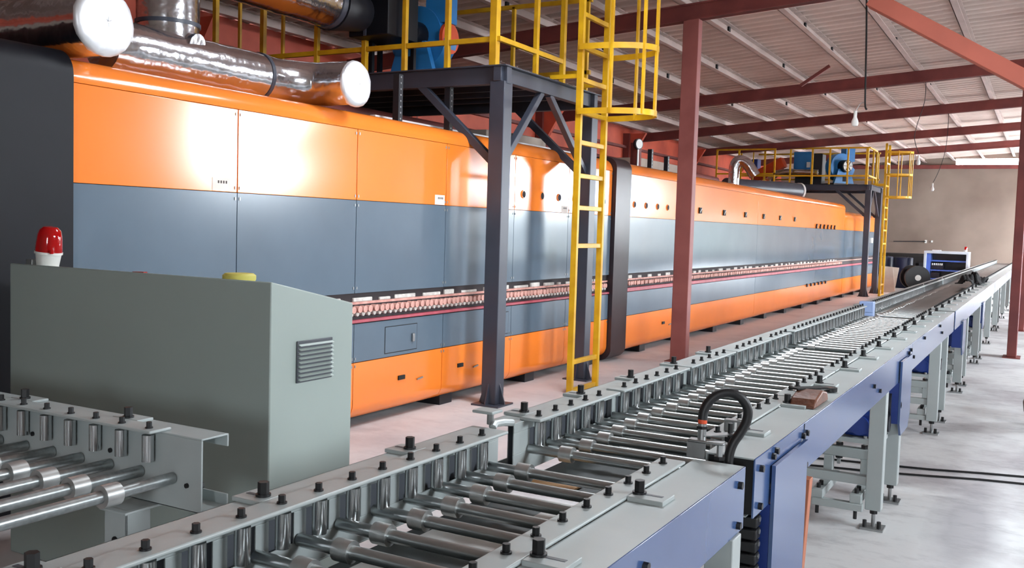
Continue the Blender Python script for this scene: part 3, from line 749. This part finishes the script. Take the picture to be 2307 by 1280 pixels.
        for k in range(k0, k1+1): rl.cyl((XW, 2.02+RP*k, ZR), (XI, 2.02+RP*k, ZR), .0165, 8); rl.cyl((-1.4, 2.02+RP*k, ZR), (-1.36, 2.02+RP*k, ZR), .0275, 8)
        n = y0+.1
        while n < y1-.05:
            gl.cyl((-1.508, n, PT-.1), (-1.508, n, PT-.02), .0185, 6); bl.box(-1.515, -1.5, n-.008, n+.008, PT, PT+.02); bl.box(-.92, -.905, n-.008, n+.008, PT, PT+.02); n += BP
        rl.build('roller_row', 'roller_steel', r, kind='stuff'); gl.build('guide_roller_row', 'chrome', r, kind='stuff'); bl.build('bolt_row', 'bolt_black', r, kind='stuff')
    # legs: each leg is a square post with a screw foot
    for ly in legs:
        for x in (-.765, -1.585):
            l_ = MB().box(x-.042, x+.042, ly-.042, ly+.042, .11, .778).build('leg', 'conv_paint', r, bevel=.004)
            MB().cyl((x, ly, .012), (x, ly, .17), .011, 8).build('screw_foot', 'galv', l_)
            MB().box(x-.06, x+.06, ly-.06, ly+.06, 0, .012).build('foot_plate', 'galv', l_)
            for dx in (-.04, .035): MB().cyl((x+dx, ly-.03, .012), (x+dx, ly-.03, .05), .012, 6).build('anchor_bolt', 'bolt_black', l_)
            MB().cyl((x, ly, .085), (x, ly, .105), .022, 6).build('lock_nut', 'bolt_black', l_)
        MB().box(-1.545, -.805, ly-.03, ly+.03, .70, .76).build('cross_bar', 'conv_paint', r, bevel=.003)
        MB().box(-1.545, -.805, ly-.025, ly+.025, .24, .29).build('cross_bar', 'conv_paint', r, bevel=.003)
    return r
def stretch(a, b, L): 
    out = []; y = a
    while y < b-.2: out.append((y, min(y+L-.012, b))); y += L
    return out
def every(a, b, s): return [a+s*i for i in range(int((b-a)/s)+1)]
cA = conveyor(.9, 2.685, 'near end section of the long roller conveyor, lower centre', 2, ([(.95, 2.64)], [(.95, 2.60)]), ([1.07, 1.66, 2.255], [1.07, 1.665, 2.205]), [1.5])
cB = conveyor(2.79, 6.55, 'second section of the long roller conveyor, beside the black cable loop', 2,
              ([(2.86, 3.56), (3.60, 4.42), (4.45, 5.2), (5.23, 5.98), (6.0, 6.5)], [(3.0, 3.9), (3.92, 4.8), (4.82, 5.7), (5.72, 6.5)]),
              ([2.95, 3.42, 3.94, 4.5, 5.05], [3.15, 3.75, 4.35, 4.95, 5.5, 6.05]), [5.57, 6.21])
cC = conveyor(6.56, 9.66, 'third section of the long roller conveyor with white leg pairs', 2, (stretch(6.6, 9.6, .75), stretch(6.6, 9.6, .9)), ([], every(6.7, 9.5, .55)), [8.6, 9.22])
cD = conveyor(9.8, 17.4, 'fourth section of the long roller conveyor beyond the blue box', 1, (stretch(9.85, 17.3, 1.2), stretch(9.85, 17.3, 1.2)), ([], every(10.0, 17, .7)), [11.13, 11.7, 13.9, 14.5, 16.7])
cE = conveyor(17.5, 36.6, 'far end section of the long roller conveyor running to the back wall', 0, (stretch(17.5, 36.5, 2.4), stretch(17.5, 36.5, 2.4)), ([], []), [19.2, 19.9, 22.5, 25, 28, 31, 34, 36])
# channel end adjuster and side cover bolts
MB().cyl((-1.60, 2.74, .955), (-1.60, 2.74, .992), .012, 10).build('adjuster_stem', 'galv', cA)
MB().box(-1.655, -1.575, 2.71, 2.78, .992, 1.002).build('adjuster_plate', 'conv_paint', cA, bevel=.003)
MB().tube([(-1.56, 2.69, .955), (-1.57, 2.72, .962), (-1.56, 2.76, .962), (-1.54, 2.79, .958)], .012, 8).build('joint_strap', 'conv_paint', cA)
for y, z, p_ in ((2.62, .915, cA), (2.62, .80, cA), (1.9, .90, cA), (2.85, .915, cB), (2.85, .80, cB), (2.99, .925, cB), (3.03, .935, cB), (2.99, .83, cB), (3.03, .84, cB), (3.41, .915, cB), (3.41, .80, cB), (3.47, .915, cB), (3.47, .80, cB),
                 (5.2, .83, cB), (5.0, .88, cB), (6.35, .91, cB), (6.45, .92, cB), (6.6, .86, cC), (7.2, .93, cC), (8.3, .93, cC), (8.5, .86, cC)):
    inst('side_bolt', SBOLT, (-.714, y, z), p_)
MB().box(-.7175, -.7165, 3.436, 3.444, .776, .953).build('cover_joint', 'hole_black', cB)
# blue drive guards hanging from the side cover
def guard(y0, y1, z0, z1, par, ch=.05):
    MB().add([(-.712, y0, z1), (-.712, y1, z1), (-.712, y1, z0+ch), (-.712, y1-ch, z0), (-.712, y0+ch, z0), (-.712, y0, z0+ch),
              (-.70, y0, z1), (-.70, y1, z1), (-.70, y1, z0+ch), (-.70, y1-ch, z0), (-.70, y0+ch, z0), (-.70, y0, z0+ch)],
             [(0,1,2,3,4,5), (11,10,9,8,7,6)]+[(i, (i+1) % 6, 6+(i+1) % 6, 6+i) for i in range(6)]).build('drive_guard', 'conv_blue', par, smooth=False)
    MB().box(-.80, -.713, y0, y0+.012, z0+ch, min(z1, .775)).build('guard_return', 'motor_blue', par, smooth=False)
guard(2.97, 3.43, .3, .9, cB, .02)
guard(5.95, 6.42, .45, .9, cB, .08)
guard(10.6, 11.0, .45, .8, cD, .08)
guard(14.0, 14.4, .45, .8, cD, .08)
# drive motors on little frames
def motor(y, par, z=.43):
    mo = MB().box(-.99, -.80, y-.1, y+.1, z+.03, z+.18).build('drive_motor', 'motor_blue', par, bevel=.02)
    MB().cyl((-.895, y-.13, z+.1), (-.895, y-.1, z+.1), .055, 16).build('motor_end', 'motor_blue', mo)
    MB().cyl((-.80, y, z+.11), (-.745, y, z+.11), .05, 16).build('gearbox', 'steel_black', mo)
    MB().box(-1.03, -.77, y-.14, y+.14, z, z+.025).build('motor_plate', 'conv_paint', par)
    for x in (-1.0, -.86):
        MB().cyl((x, y-.11, z-.14), (x, y-.11, z+.04), .011, 8).build('tension_rod', 'galv', par)
        for dz in (-.105, -.03): MB().cyl((x, y-.11, z+dz), (x, y-.11, z+dz+.016), .022, 6).build('rod_nut', 'bolt_black', par)
    MB().box(-1.08, -.81, y-.14, y-.08, z-.09, z-.035).build('mount_bar', 'conv_paint', par, bevel=.003)
    for x in (-1.055, -.85):
        MB().box(x-.025, x+.025, y-.14, y-.08, .2, z-.09).build('mount_upright', 'conv_paint', par, bevel=.003)
        MB().box(x-.03, x+.03, y-.42, y+.1, .15, .2).build('mount_foot', 'conv_paint', par, bevel=.003)
        for dy in (-.38, -.31): MB().cyl((x, y+dy, .2), (x, y+dy, .225), .013, 6).build('mount_bolt', 'bolt_black', par)
        MB().cyl((x, y-.4, .06), (x, y-.4, .15), .011, 6).build('mount_bolt', 'bolt_black', par)
    MB().box(-1.08, -.81, y-.43, y-.38, .11, .15).build('mount_bar', 'conv_paint', par, bevel=.003)
motor(5.89, cB)
motor(9.0, cC); motor(11.4, cD); motor(14.2, cD)
sprk = MB().cyl((-.80, 5.98, .64), (-.75, 5.98, .64), .075, 18).build('sprocket', 'steel_black', cB)
MB().cyl((-.78, 5.98, .64), (-.70, 5.98, .64), .02, 10).build('drive_shaft', 'galv', cB)
# near-end details below the cover: stiffener, cable chain
MB().box(-.79, -.72, .9, 2.55, .665, .675).build('lower_shelf', 'conv_paint', cA)
MB().box(-.79, -.71, 2.56, 2.64, 0, .775).build('leg', 'conv_paint', cA, bevel=.003)
MB().box(-1.545, -.79, 2.0, 2.06, .62, .68).build('cross_bar', 'conv_paint', cA)
for k in range(11): MB().box(-.79, -.735, 2.905, 2.955, .36+.039*k, .393+.039*k).build('chain_link', 'black_rubber', cB, bevel=.004)
for k in range(10): MB().cyl((-.734, 2.93, .385+.039*k), (-.73, 2.93, .385+.039*k), .008, 8).build('chain_pin', 'galv', cB)

# blue junction box on the far left rail
jb = thing('junction_box', (-1.5, 9.72, .78), 'pale blue box bridging the left conveyor rail joint', 'box')
MB().box(-1.56, -1.43, 9.67, 9.79, .78, 1.0).build('case', 'box_blue', jb, bevel=.006)
MB().box(-1.55, -1.44, 9.665, 9.67, .90, .985).build('lid', 'box_blue', jb)

# cross conveyor coming from the left
YW = 2.03
cl_ = thing('cross_conveyor', (-3.0, 1.6, 0), 'short roller conveyor end at lower left, turned across the main line', 'conveyor')
b = MB(); x0, x1 = -4.2, -2.19
b.box(x0, x1, YW, YW+.006, .72, .945); b.box(x0, x1, YW, YW+.11, .945, .951); b.box(x0, x1, YW, YW+.11, .72, .726); b.box(x0, x1, YW+.104, YW+.11, .91, .951); b.box(x0, x1, YW+.104, YW+.11, .72, .76)
b.build('side_channel', 'conv_paint', cl_, bevel=.002)
MB().box(x0, -2.36, YW-.05, YW+.035, .951, .961).build('guide_plate', 'conv_paint', cl_, bevel=.004)
for x in (-2.40, -2.525, -2.65, -2.775, -2.90, -3.025, -3.15, -3.275):
    inst('bolt', BOLT, (x, YW-.018, .961), cl_); inst('guide_roller', GUIDE, (x, YW-.022, .949), cl_)
for x in (-2.58, -3.12):
    t_ = MB().box(x-.06, x+.06, YW+.036, YW+.1, .951, .961).build('slotted_tab', 'conv_paint', cl_, bevel=.002)
    inst('clamp_bolt', BIG, (x, YW+.05, .961), cl_)
CROLL = MB().cyl((0, -1.3, 0), (0, -.004, 0), .0185, 16).mesh('roller', 'roller_steel')
CCOL = MB().cyl((0, -.26, 0), (0, -.205, 0), .034, 18).mesh('collar', 'collar_steel')
for x in [-2.31-.145*k for k in range(8)]:
    ro = inst('roller', CROLL, (x, YW, .815), cl_); inst('collar', CCOL, (x, YW, .815), ro)
for x, z in ((-2.25, .80), (-2.6, .86), (-2.8, .86), (-3.0, .86)): MB().cyl((x, YW-.006, z), (x, YW, z), .008, 8).build('rivet', 'bolt_black', cl_)
MB().cyl((-2.22, YW+.006, .80), (-2.22, YW+.03, .80), .012, 6).build('side_bolt', 'bolt_black', cl_)
MB().box(-2.5, -2.4, YW-.1, YW-.094, 0, .72).build('leg', 'conv_paint', cl_, bevel=.002)
MB().box(-2.406, -2.4, YW-.1, YW-.01, 0, .72).build('leg_flange', 'conv_paint', cl_, bevel=.002)
MB().box(-2.5, -2.38, YW-.12, YW+.02, .712, .72).build('leg_cap', 'conv_paint', cl_, bevel=.002)
MB().box(-2.52, -2.38, YW-.12, YW, 0, .012).build('foot_plate', 'galv', cl_)
MB().cyl((-2.45, YW-.104, .62), (-2.45, YW-.1, .62), .012, 10).build('leg_hole', 'hole_black', cl_)
MB().box(-3.9, -3.8, YW-.1, YW-.01, 0, .72).build('leg', 'conv_paint', cl_, bevel=.002)
b = MB(); b.box(x0, x1, YW-1.31, YW-1.304, .72, .945); b.box(x0, x1, YW-1.41, YW-1.304, .945, .951); b.build('side_channel', 'conv_paint', cl_)
MB().bar((-2.45, YW-.14, .34), (-1.70, YW-.14, .34), .06, .05).build('floor_rail', 'conv_paint', cl_)

# ------------------------------------------------------------------ sensor with black cable loop
se = thing('proximity_sensor', (-.82, 2.74, .955), 'upright proximity sensor on a bracket with a looping black cable', 'sensor')
MB().box(-.90, -.79, 2.70, 2.735, 1.0, 1.008).build('bracket_top', 'galv', se, bevel=.003)
MB().box(-.90, -.845, 2.70, 2.706, .955, 1.0).build('bracket_leg', 'galv', se)
MB().cyl((-.805, 2.715, .955), (-.805, 2.715, 1.0), .009, 8).build('bracket_screw', 'galv', se)
MB().cyl((-.805, 2.715, .956), (-.805, 2.715, .966), .017, 6).build('nut', 'bolt_black', se)
MB().cyl((-.862, 2.72, .975), (-.862, 2.72, 1.055), .0125, 14).build('sensor_body', 'galv', se)
MB().cyl((-.862, 2.72, 1.04), (-.862, 2.72, 1.048), .018, 6).build('sensor_nut', 'bolt_black', se)
MB().cyl((-.862, 2.72, 1.056), (-.862, 2.72, 1.068), .0135, 14).build('orange_ring', 'orange_ring', se)
path = [(-.862, 2.72, 1.066), (-.86, 2.725, 1.095), (-.845, 2.735, 1.125), (-.82, 2.75, 1.145), (-.79, 2.765, 1.148), (-.762, 2.78, 1.13), (-.748, 2.79, 1.10), (-.75, 2.79, 1.065), (-.765, 2.785, 1.03), (-.782, 2.775, .998), (-.79, 2.765, .965), (-.79, 2.76, .93)]
MB().tube(smooth_path(path), .0142, 12).build('cable', 'black_rubber', se)
MB().cyl((-.80, 2.80, .958), (-.80, 2.80, 1.05), .008, 8).build('second_stud', 'bolt_black', se)
MB().cyl((-.80, 2.80, .958), (-.80, 2.80, .985), .013, 10).build('second_body', 'galv', se)
MB().cyl((-.80, 2.80, .995), (-.80, 2.80, 1.01), .018, 6).build('second_nut', 'bolt_black', se)
MB().bar((-.862, 2.72, 1.02), (-.79, 2.80, 1.02), .03, .003).build('bridge_strip', 'galv', se)
# small clamp block further along the right rail
kb = thing('rail_clamp', (-.84, 3.12, .955), 'small metal clamp block on the right conveyor rail', 'clamp')
MB().box(-.90, -.875, 3.07, 3.11, .967, 1.0).build('block', 'galv', kb, bevel=.002)
MB().box(-.86, -.84, 3.08, 3.1, .967, 1.01).build('stud', 'galv', kb, bevel=.002)
MB().box(-.90, -.84, 3.07, 3.1, 1.0, 1.006).build('strap', 'galv', kb)
# tool pouch and wrench on the right flange
tp = thing('tool_pouch', (-.78, 3.85, .955), 'brown leather tool pouch lying on the right conveyor flange', 'pouch')
b = MB(); b.prism([(3.72, .956), (3.98, .956), (3.95, .995), (3.86, 1.012), (3.75, .99)], 'x', -.84, -.74); b.build('pouch', 'leather', tp, bevel=.008)
MB().bar((-.85, 3.83, 1.012), (-.76, 3.99, 1.004), .05, .006).build('flap', 'cloth_black', tp)
wr = thing('wrench', (-.8, 4.1, .955), 'steel wrench with dark jaw behind the leather pouch', 'wrench')
MB().bar((-.88, 4.0, .975), (-.77, 4.2, .972), .02, .008).build('handle', 'chrome', wr, bevel=.002)
MB().cyl((-.775, 4.2, .958), (-.775, 4.2, .975), .028, 14).build('jaw', 'bolt_black', wr)
# black cloth heap far on the conveyor
b = MB(); n = 26; vs = []
for i in range(n+1):
    for j in range(n+1):
        u, w = i/n*2-1, j/n*2-1; rr = math.hypot(u, w); edge = 1+.18*math.sin(3*math.atan2(w, u)+1)+.1*math.sin(7*math.atan2(w, u))
        h = max(0, 1-(rr/edge)**2)**.6*.11*(1+.3*math.sin(7*u+2*w)+.25*math.sin(11*w-5*u)+.2*math.sin(17*u+13*w))
        vs.append((-.98+u*.17*edge, 16.1+w*.6*edge, PT+.01+h))
b.add(vs, [(i*(n+1)+j, (i+1)*(n+1)+j, (i+1)*(n+1)+j+1, i*(n+1)+j+1) for i in range(n) for j in range(n)])
o = b.build('black_cloth', 'cloth_black', label='crumpled heap of black cloth lying on the far conveyor', cat='cloth', ang=80)
sm = o.modifiers.new('thick', 'SOLIDIFY'); sm.thickness = .01; sm.offset = 1

# ------------------------------------------------------------------ far end: desk, reel, barrels, boards
dk = thing('control_desk', (-2.75, 33, 0), 'grey and blue control desk with shelves behind the far conveyor', 'desk')
b = MB(); b.box(-3.42, -3.34, 32.8, 33.5, 0, 1.2); b.build('side', 'desk_grey', dk, bevel=.01)
MB().box(-2.2, -2.12, 32.8, 33.5, 0, 1.2).build('side', 'desk_grey', dk, bevel=.01)
MB().box(-3.42, -2.12, 32.8, 33.5, 1.17, 1.25).build('top', 'desk_grey', dk, bevel=.01)
MB().box(-3.34, -2.2, 33.4, 33.45, .1, 1.17).build('back', 'screen_dark', dk)
for z in (.35, .62, .92): MB().box(-3.34, -2.2, 32.9, 33.4, z, z+.04).build('shelf', 'desk_blue', dk)
MB().box(-3.34, -3.22, 32.85, 33.4, .1, 1.17).build('inner_post', 'desk_blue', dk)
for x0, x1, z0, z1 in ((-3.2, -2.85, .68, .88), (-3.2, -2.95, .41, .56)): MB().box(x0, x1, 32.95, 33.2, z0, z1).build('drawer_unit', 'screen_dark', dk)
for k in range(6): MB().box(-3.18+.055*k, -3.15+.055*k, 32.945, 32.95, .8, .86).build('indicator', 'white_plastic', dk)
MB().box(-3.2, -2.95, 33.0, 33.2, 1.25, 1.28).build('loose_tray', 'white_paint', dk)
beacon(-2.24, 33.1, 1.25, .75, 'tiny red beacon on the far control desk', 0)
rl = thing('cable_reel', (-2.62, 25, 0), 'black cable reel with a white hub behind the far conveyor', 'reel')
MB().cyl((-2.72, 24.85, .68), (-2.68, 24.75, .68), .29, 26).build('flange', 'black_rubber', rl)
MB().cyl((-2.88, 25.25, .68), (-2.84, 25.15, .68), .29, 26).build('flange', 'dark_junk', rl)
MB().cyl((-2.84, 25.15, .68), (-2.72, 24.85, .68), .22, 22).build('wound_cable', 'dark_junk', rl)
MB().cyl((-2.68, 24.75, .68), (-2.676, 24.74, .68), .07, 16).build('hub', 'white_plastic', rl)
MB().box(-2.95, -2.6, 24.8, 25.2, 0, .42).build('stand', 'dark_junk', rl)
for i, (x, y) in enumerate(((-4.1, 33.5), (-4.75, 33.8))):
    q = thing('barrel', (x, y, 0), ['dark blue barrel in the shade by the far ladder', 'dark blue barrel further left by the far wall'][i], 'barrel')
    MB().lathe([(.28, 0), (.3, .04), (.3, .3), (.31, .32), (.3, .34), (.3, .62), (.31, .64), (.3, .66), (.3, .98), (.28, 1.0)], (x, y, 0), 22).build('drum', 'barrel_blue', q)
    MB().cyl((x+.12, y, 1.0), (x+.12, y, 1.02), .04, 10).build('bung', 'steel_black', q)
q = thing('dark_bulk', (-3.4, 35.5, 0), 'black bulk added to fill the dark area behind the cable reel', 'machine')  # dark box put in to blacken the area before the far wall
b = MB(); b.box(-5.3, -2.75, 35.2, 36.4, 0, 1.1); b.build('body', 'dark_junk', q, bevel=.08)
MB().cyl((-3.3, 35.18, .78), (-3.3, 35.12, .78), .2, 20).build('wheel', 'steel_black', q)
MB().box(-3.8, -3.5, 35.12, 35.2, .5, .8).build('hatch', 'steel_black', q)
MB().bar((-4.3, 31.2, 0), (-4.25, 31.6, .72), .55, .02, (0,1,0)).build('leaning_board', 'board_pale', label='pale board leaning at the foot of the far ladder', cat='board')
MB().bar((-4.05, 30.2, 0.0), (-4.2, 30.6, .7), .35, .02, (0,1,0)).build('leaning_board', 'board_pale', label='pale narrow board leaning right of the far ladder', cat='board')

# ------------------------------------------------------------------ hanging lamps
def pendant(top, pts, bulb, label, rad=.006):
    r = thing('pendant_bulb', top, label, 'lamp', 'bare bulbs hanging on cords')
    MB().tube(smooth_path([top]+pts), rad, 6).build('cord', 'black_rubber', r)
    MB().lathe([(.018, .03), (.02, 0), (.036, -.04), (.04, -.065), (.03, -.095), (0, -.105)], bulb, 14).build('bulb', 'bulb_glass', r)
    MB().cyl((bulb[0], bulb[1], bulb[2]+.02), (bulb[0], bulb[1], bulb[2]+.07), .019, 10).build('socket', 'white_plastic', r)
    return r
pn = pendant((-1.93, 11.3, 4.55), [(-1.9, 11.3, 4.0), (-1.88, 11.3, 3.4), (-1.87, 11.3, 3.1), (-1.85, 11.3, 3.04)], (-1.97, 11.3, 2.96), 'white bulb on a thick black cord, nearest of the hanging lamps', .011)
MB().tube(smooth_path([(-1.87, 11.3, 3.12), (-1.91, 11.3, 3.12), (-1.94, 11.3, 3.08), (-1.97, 11.3, 3.02)]), .004, 6).build('thin_wire', 'galv', pn)
pendant((-2.0, 18.0, 4.4), [(-2.0, 18, 4.0), (-2.1, 18, 3.6), (-2.13, 18, 3.35), (-2.05, 18, 3.1)], (-2.05, 18, 3.0), 'white bulb on a curved cord before the far yellow railing')
pendant((-2.02, 22.6, 4.4), [(-2.02, 22.6, 3.9), (-2.05, 22.6, 3.5), (-2.15, 22.6, 3.1), (-2.25, 22.6, 2.85)], (-2.26, 22.6, 2.76), 'white bulb hanging low before the brown back wall')

# ------------------------------------------------------------------ things on the floor
bx_ = thing('cardboard_piece', (-1.4, 2.84, .75), 'tan cardboard piece lying on the tray under the rollers', 'cardboard')
MB().box(-1.5, -1.33, 2.80, 2.94, .752, .757).build('sheet', 'tan_card', bx_)
MB().bar((-1.33, 2.80, .757), (-1.33, 2.94, .757), .02, .006).build('fold', 'tan_card', bx_)
for x0, x1, y0, y1, lb in ((-1.48, -1.24, 2.10, 2.24, 'white paper on the tray under the nearest rollers'), (-1.45, -1.26, 3.42, 3.54, 'white paper on the tray beyond the tan cardboard'), (-1.38, -1.29, 3.27, 3.34, 'small white paper on the tray left of the cable loop'), (-1.48, -1.36, 1.84, 1.95, 'white paper at the bottom edge under the rollers'), (-1.3, -1.1, 2.50, 2.60, 'pale paper on the tray right of the tan cardboard')):
    MB().box(x0, x1, y0, y1, .751, .754).build('paper_sheet', 'white_card', label=lb, cat='paper')
MB().bar((-.83, 3.62, 0), (-.80, 3.62, .72), .05, .16, (1,0,0)).build('leaning_plank', 'copper_board', label='reddish brown plank standing behind the blue side panel', cat='plank', bevel=.003)
for i, (p, q) in enumerate((((-1.6, 7.0, .008), (1.6, 7.78, .008)), ((-1.6, 6.75, .008), (1.6, 7.62, .008)))):
    pts = [tuple(Vector(p).lerp(Vector(q), t/10)+Vector((0, .02*math.sin(t*1.7+i), 0))) for t in range(11)]
    MB().tube(pts, .008, 6).build('floor_cable', 'black_rubber', label=['thin black cable across the floor, farther of the two', 'thin black cable across the floor, nearer of the two'][i], cat='cable', group='cables on the floor')
sk = thing('brown_bundle', (.09, 9.6, 0), 'rounded brown bundle cut off by the right edge', 'bundle')
MB().lathe([(.02, 0), (.16, .02), (.21, .12), (.22, .2), (.19, .3), (.12, .38), (.03, .41)], (.1, 9.6, 0), 20).build('sack', 'burlap', sk)
MB().tube([(-3.05, 5.1, .006), (-3.0, 5.16, .006), (-2.93, 5.2, .006), (-2.85, 5.2, .006)], .006, 6).build('wire_offcut', 'galv', label='short curved wire offcut on the pink floor', cat='wire')
MB().box(-3.75, -3.6, 7.6, 7.68, 0, .004).build('orange_scrap', 'orange_ring', label='thin orange scrap on the floor right of the platform post', cat='scrap')
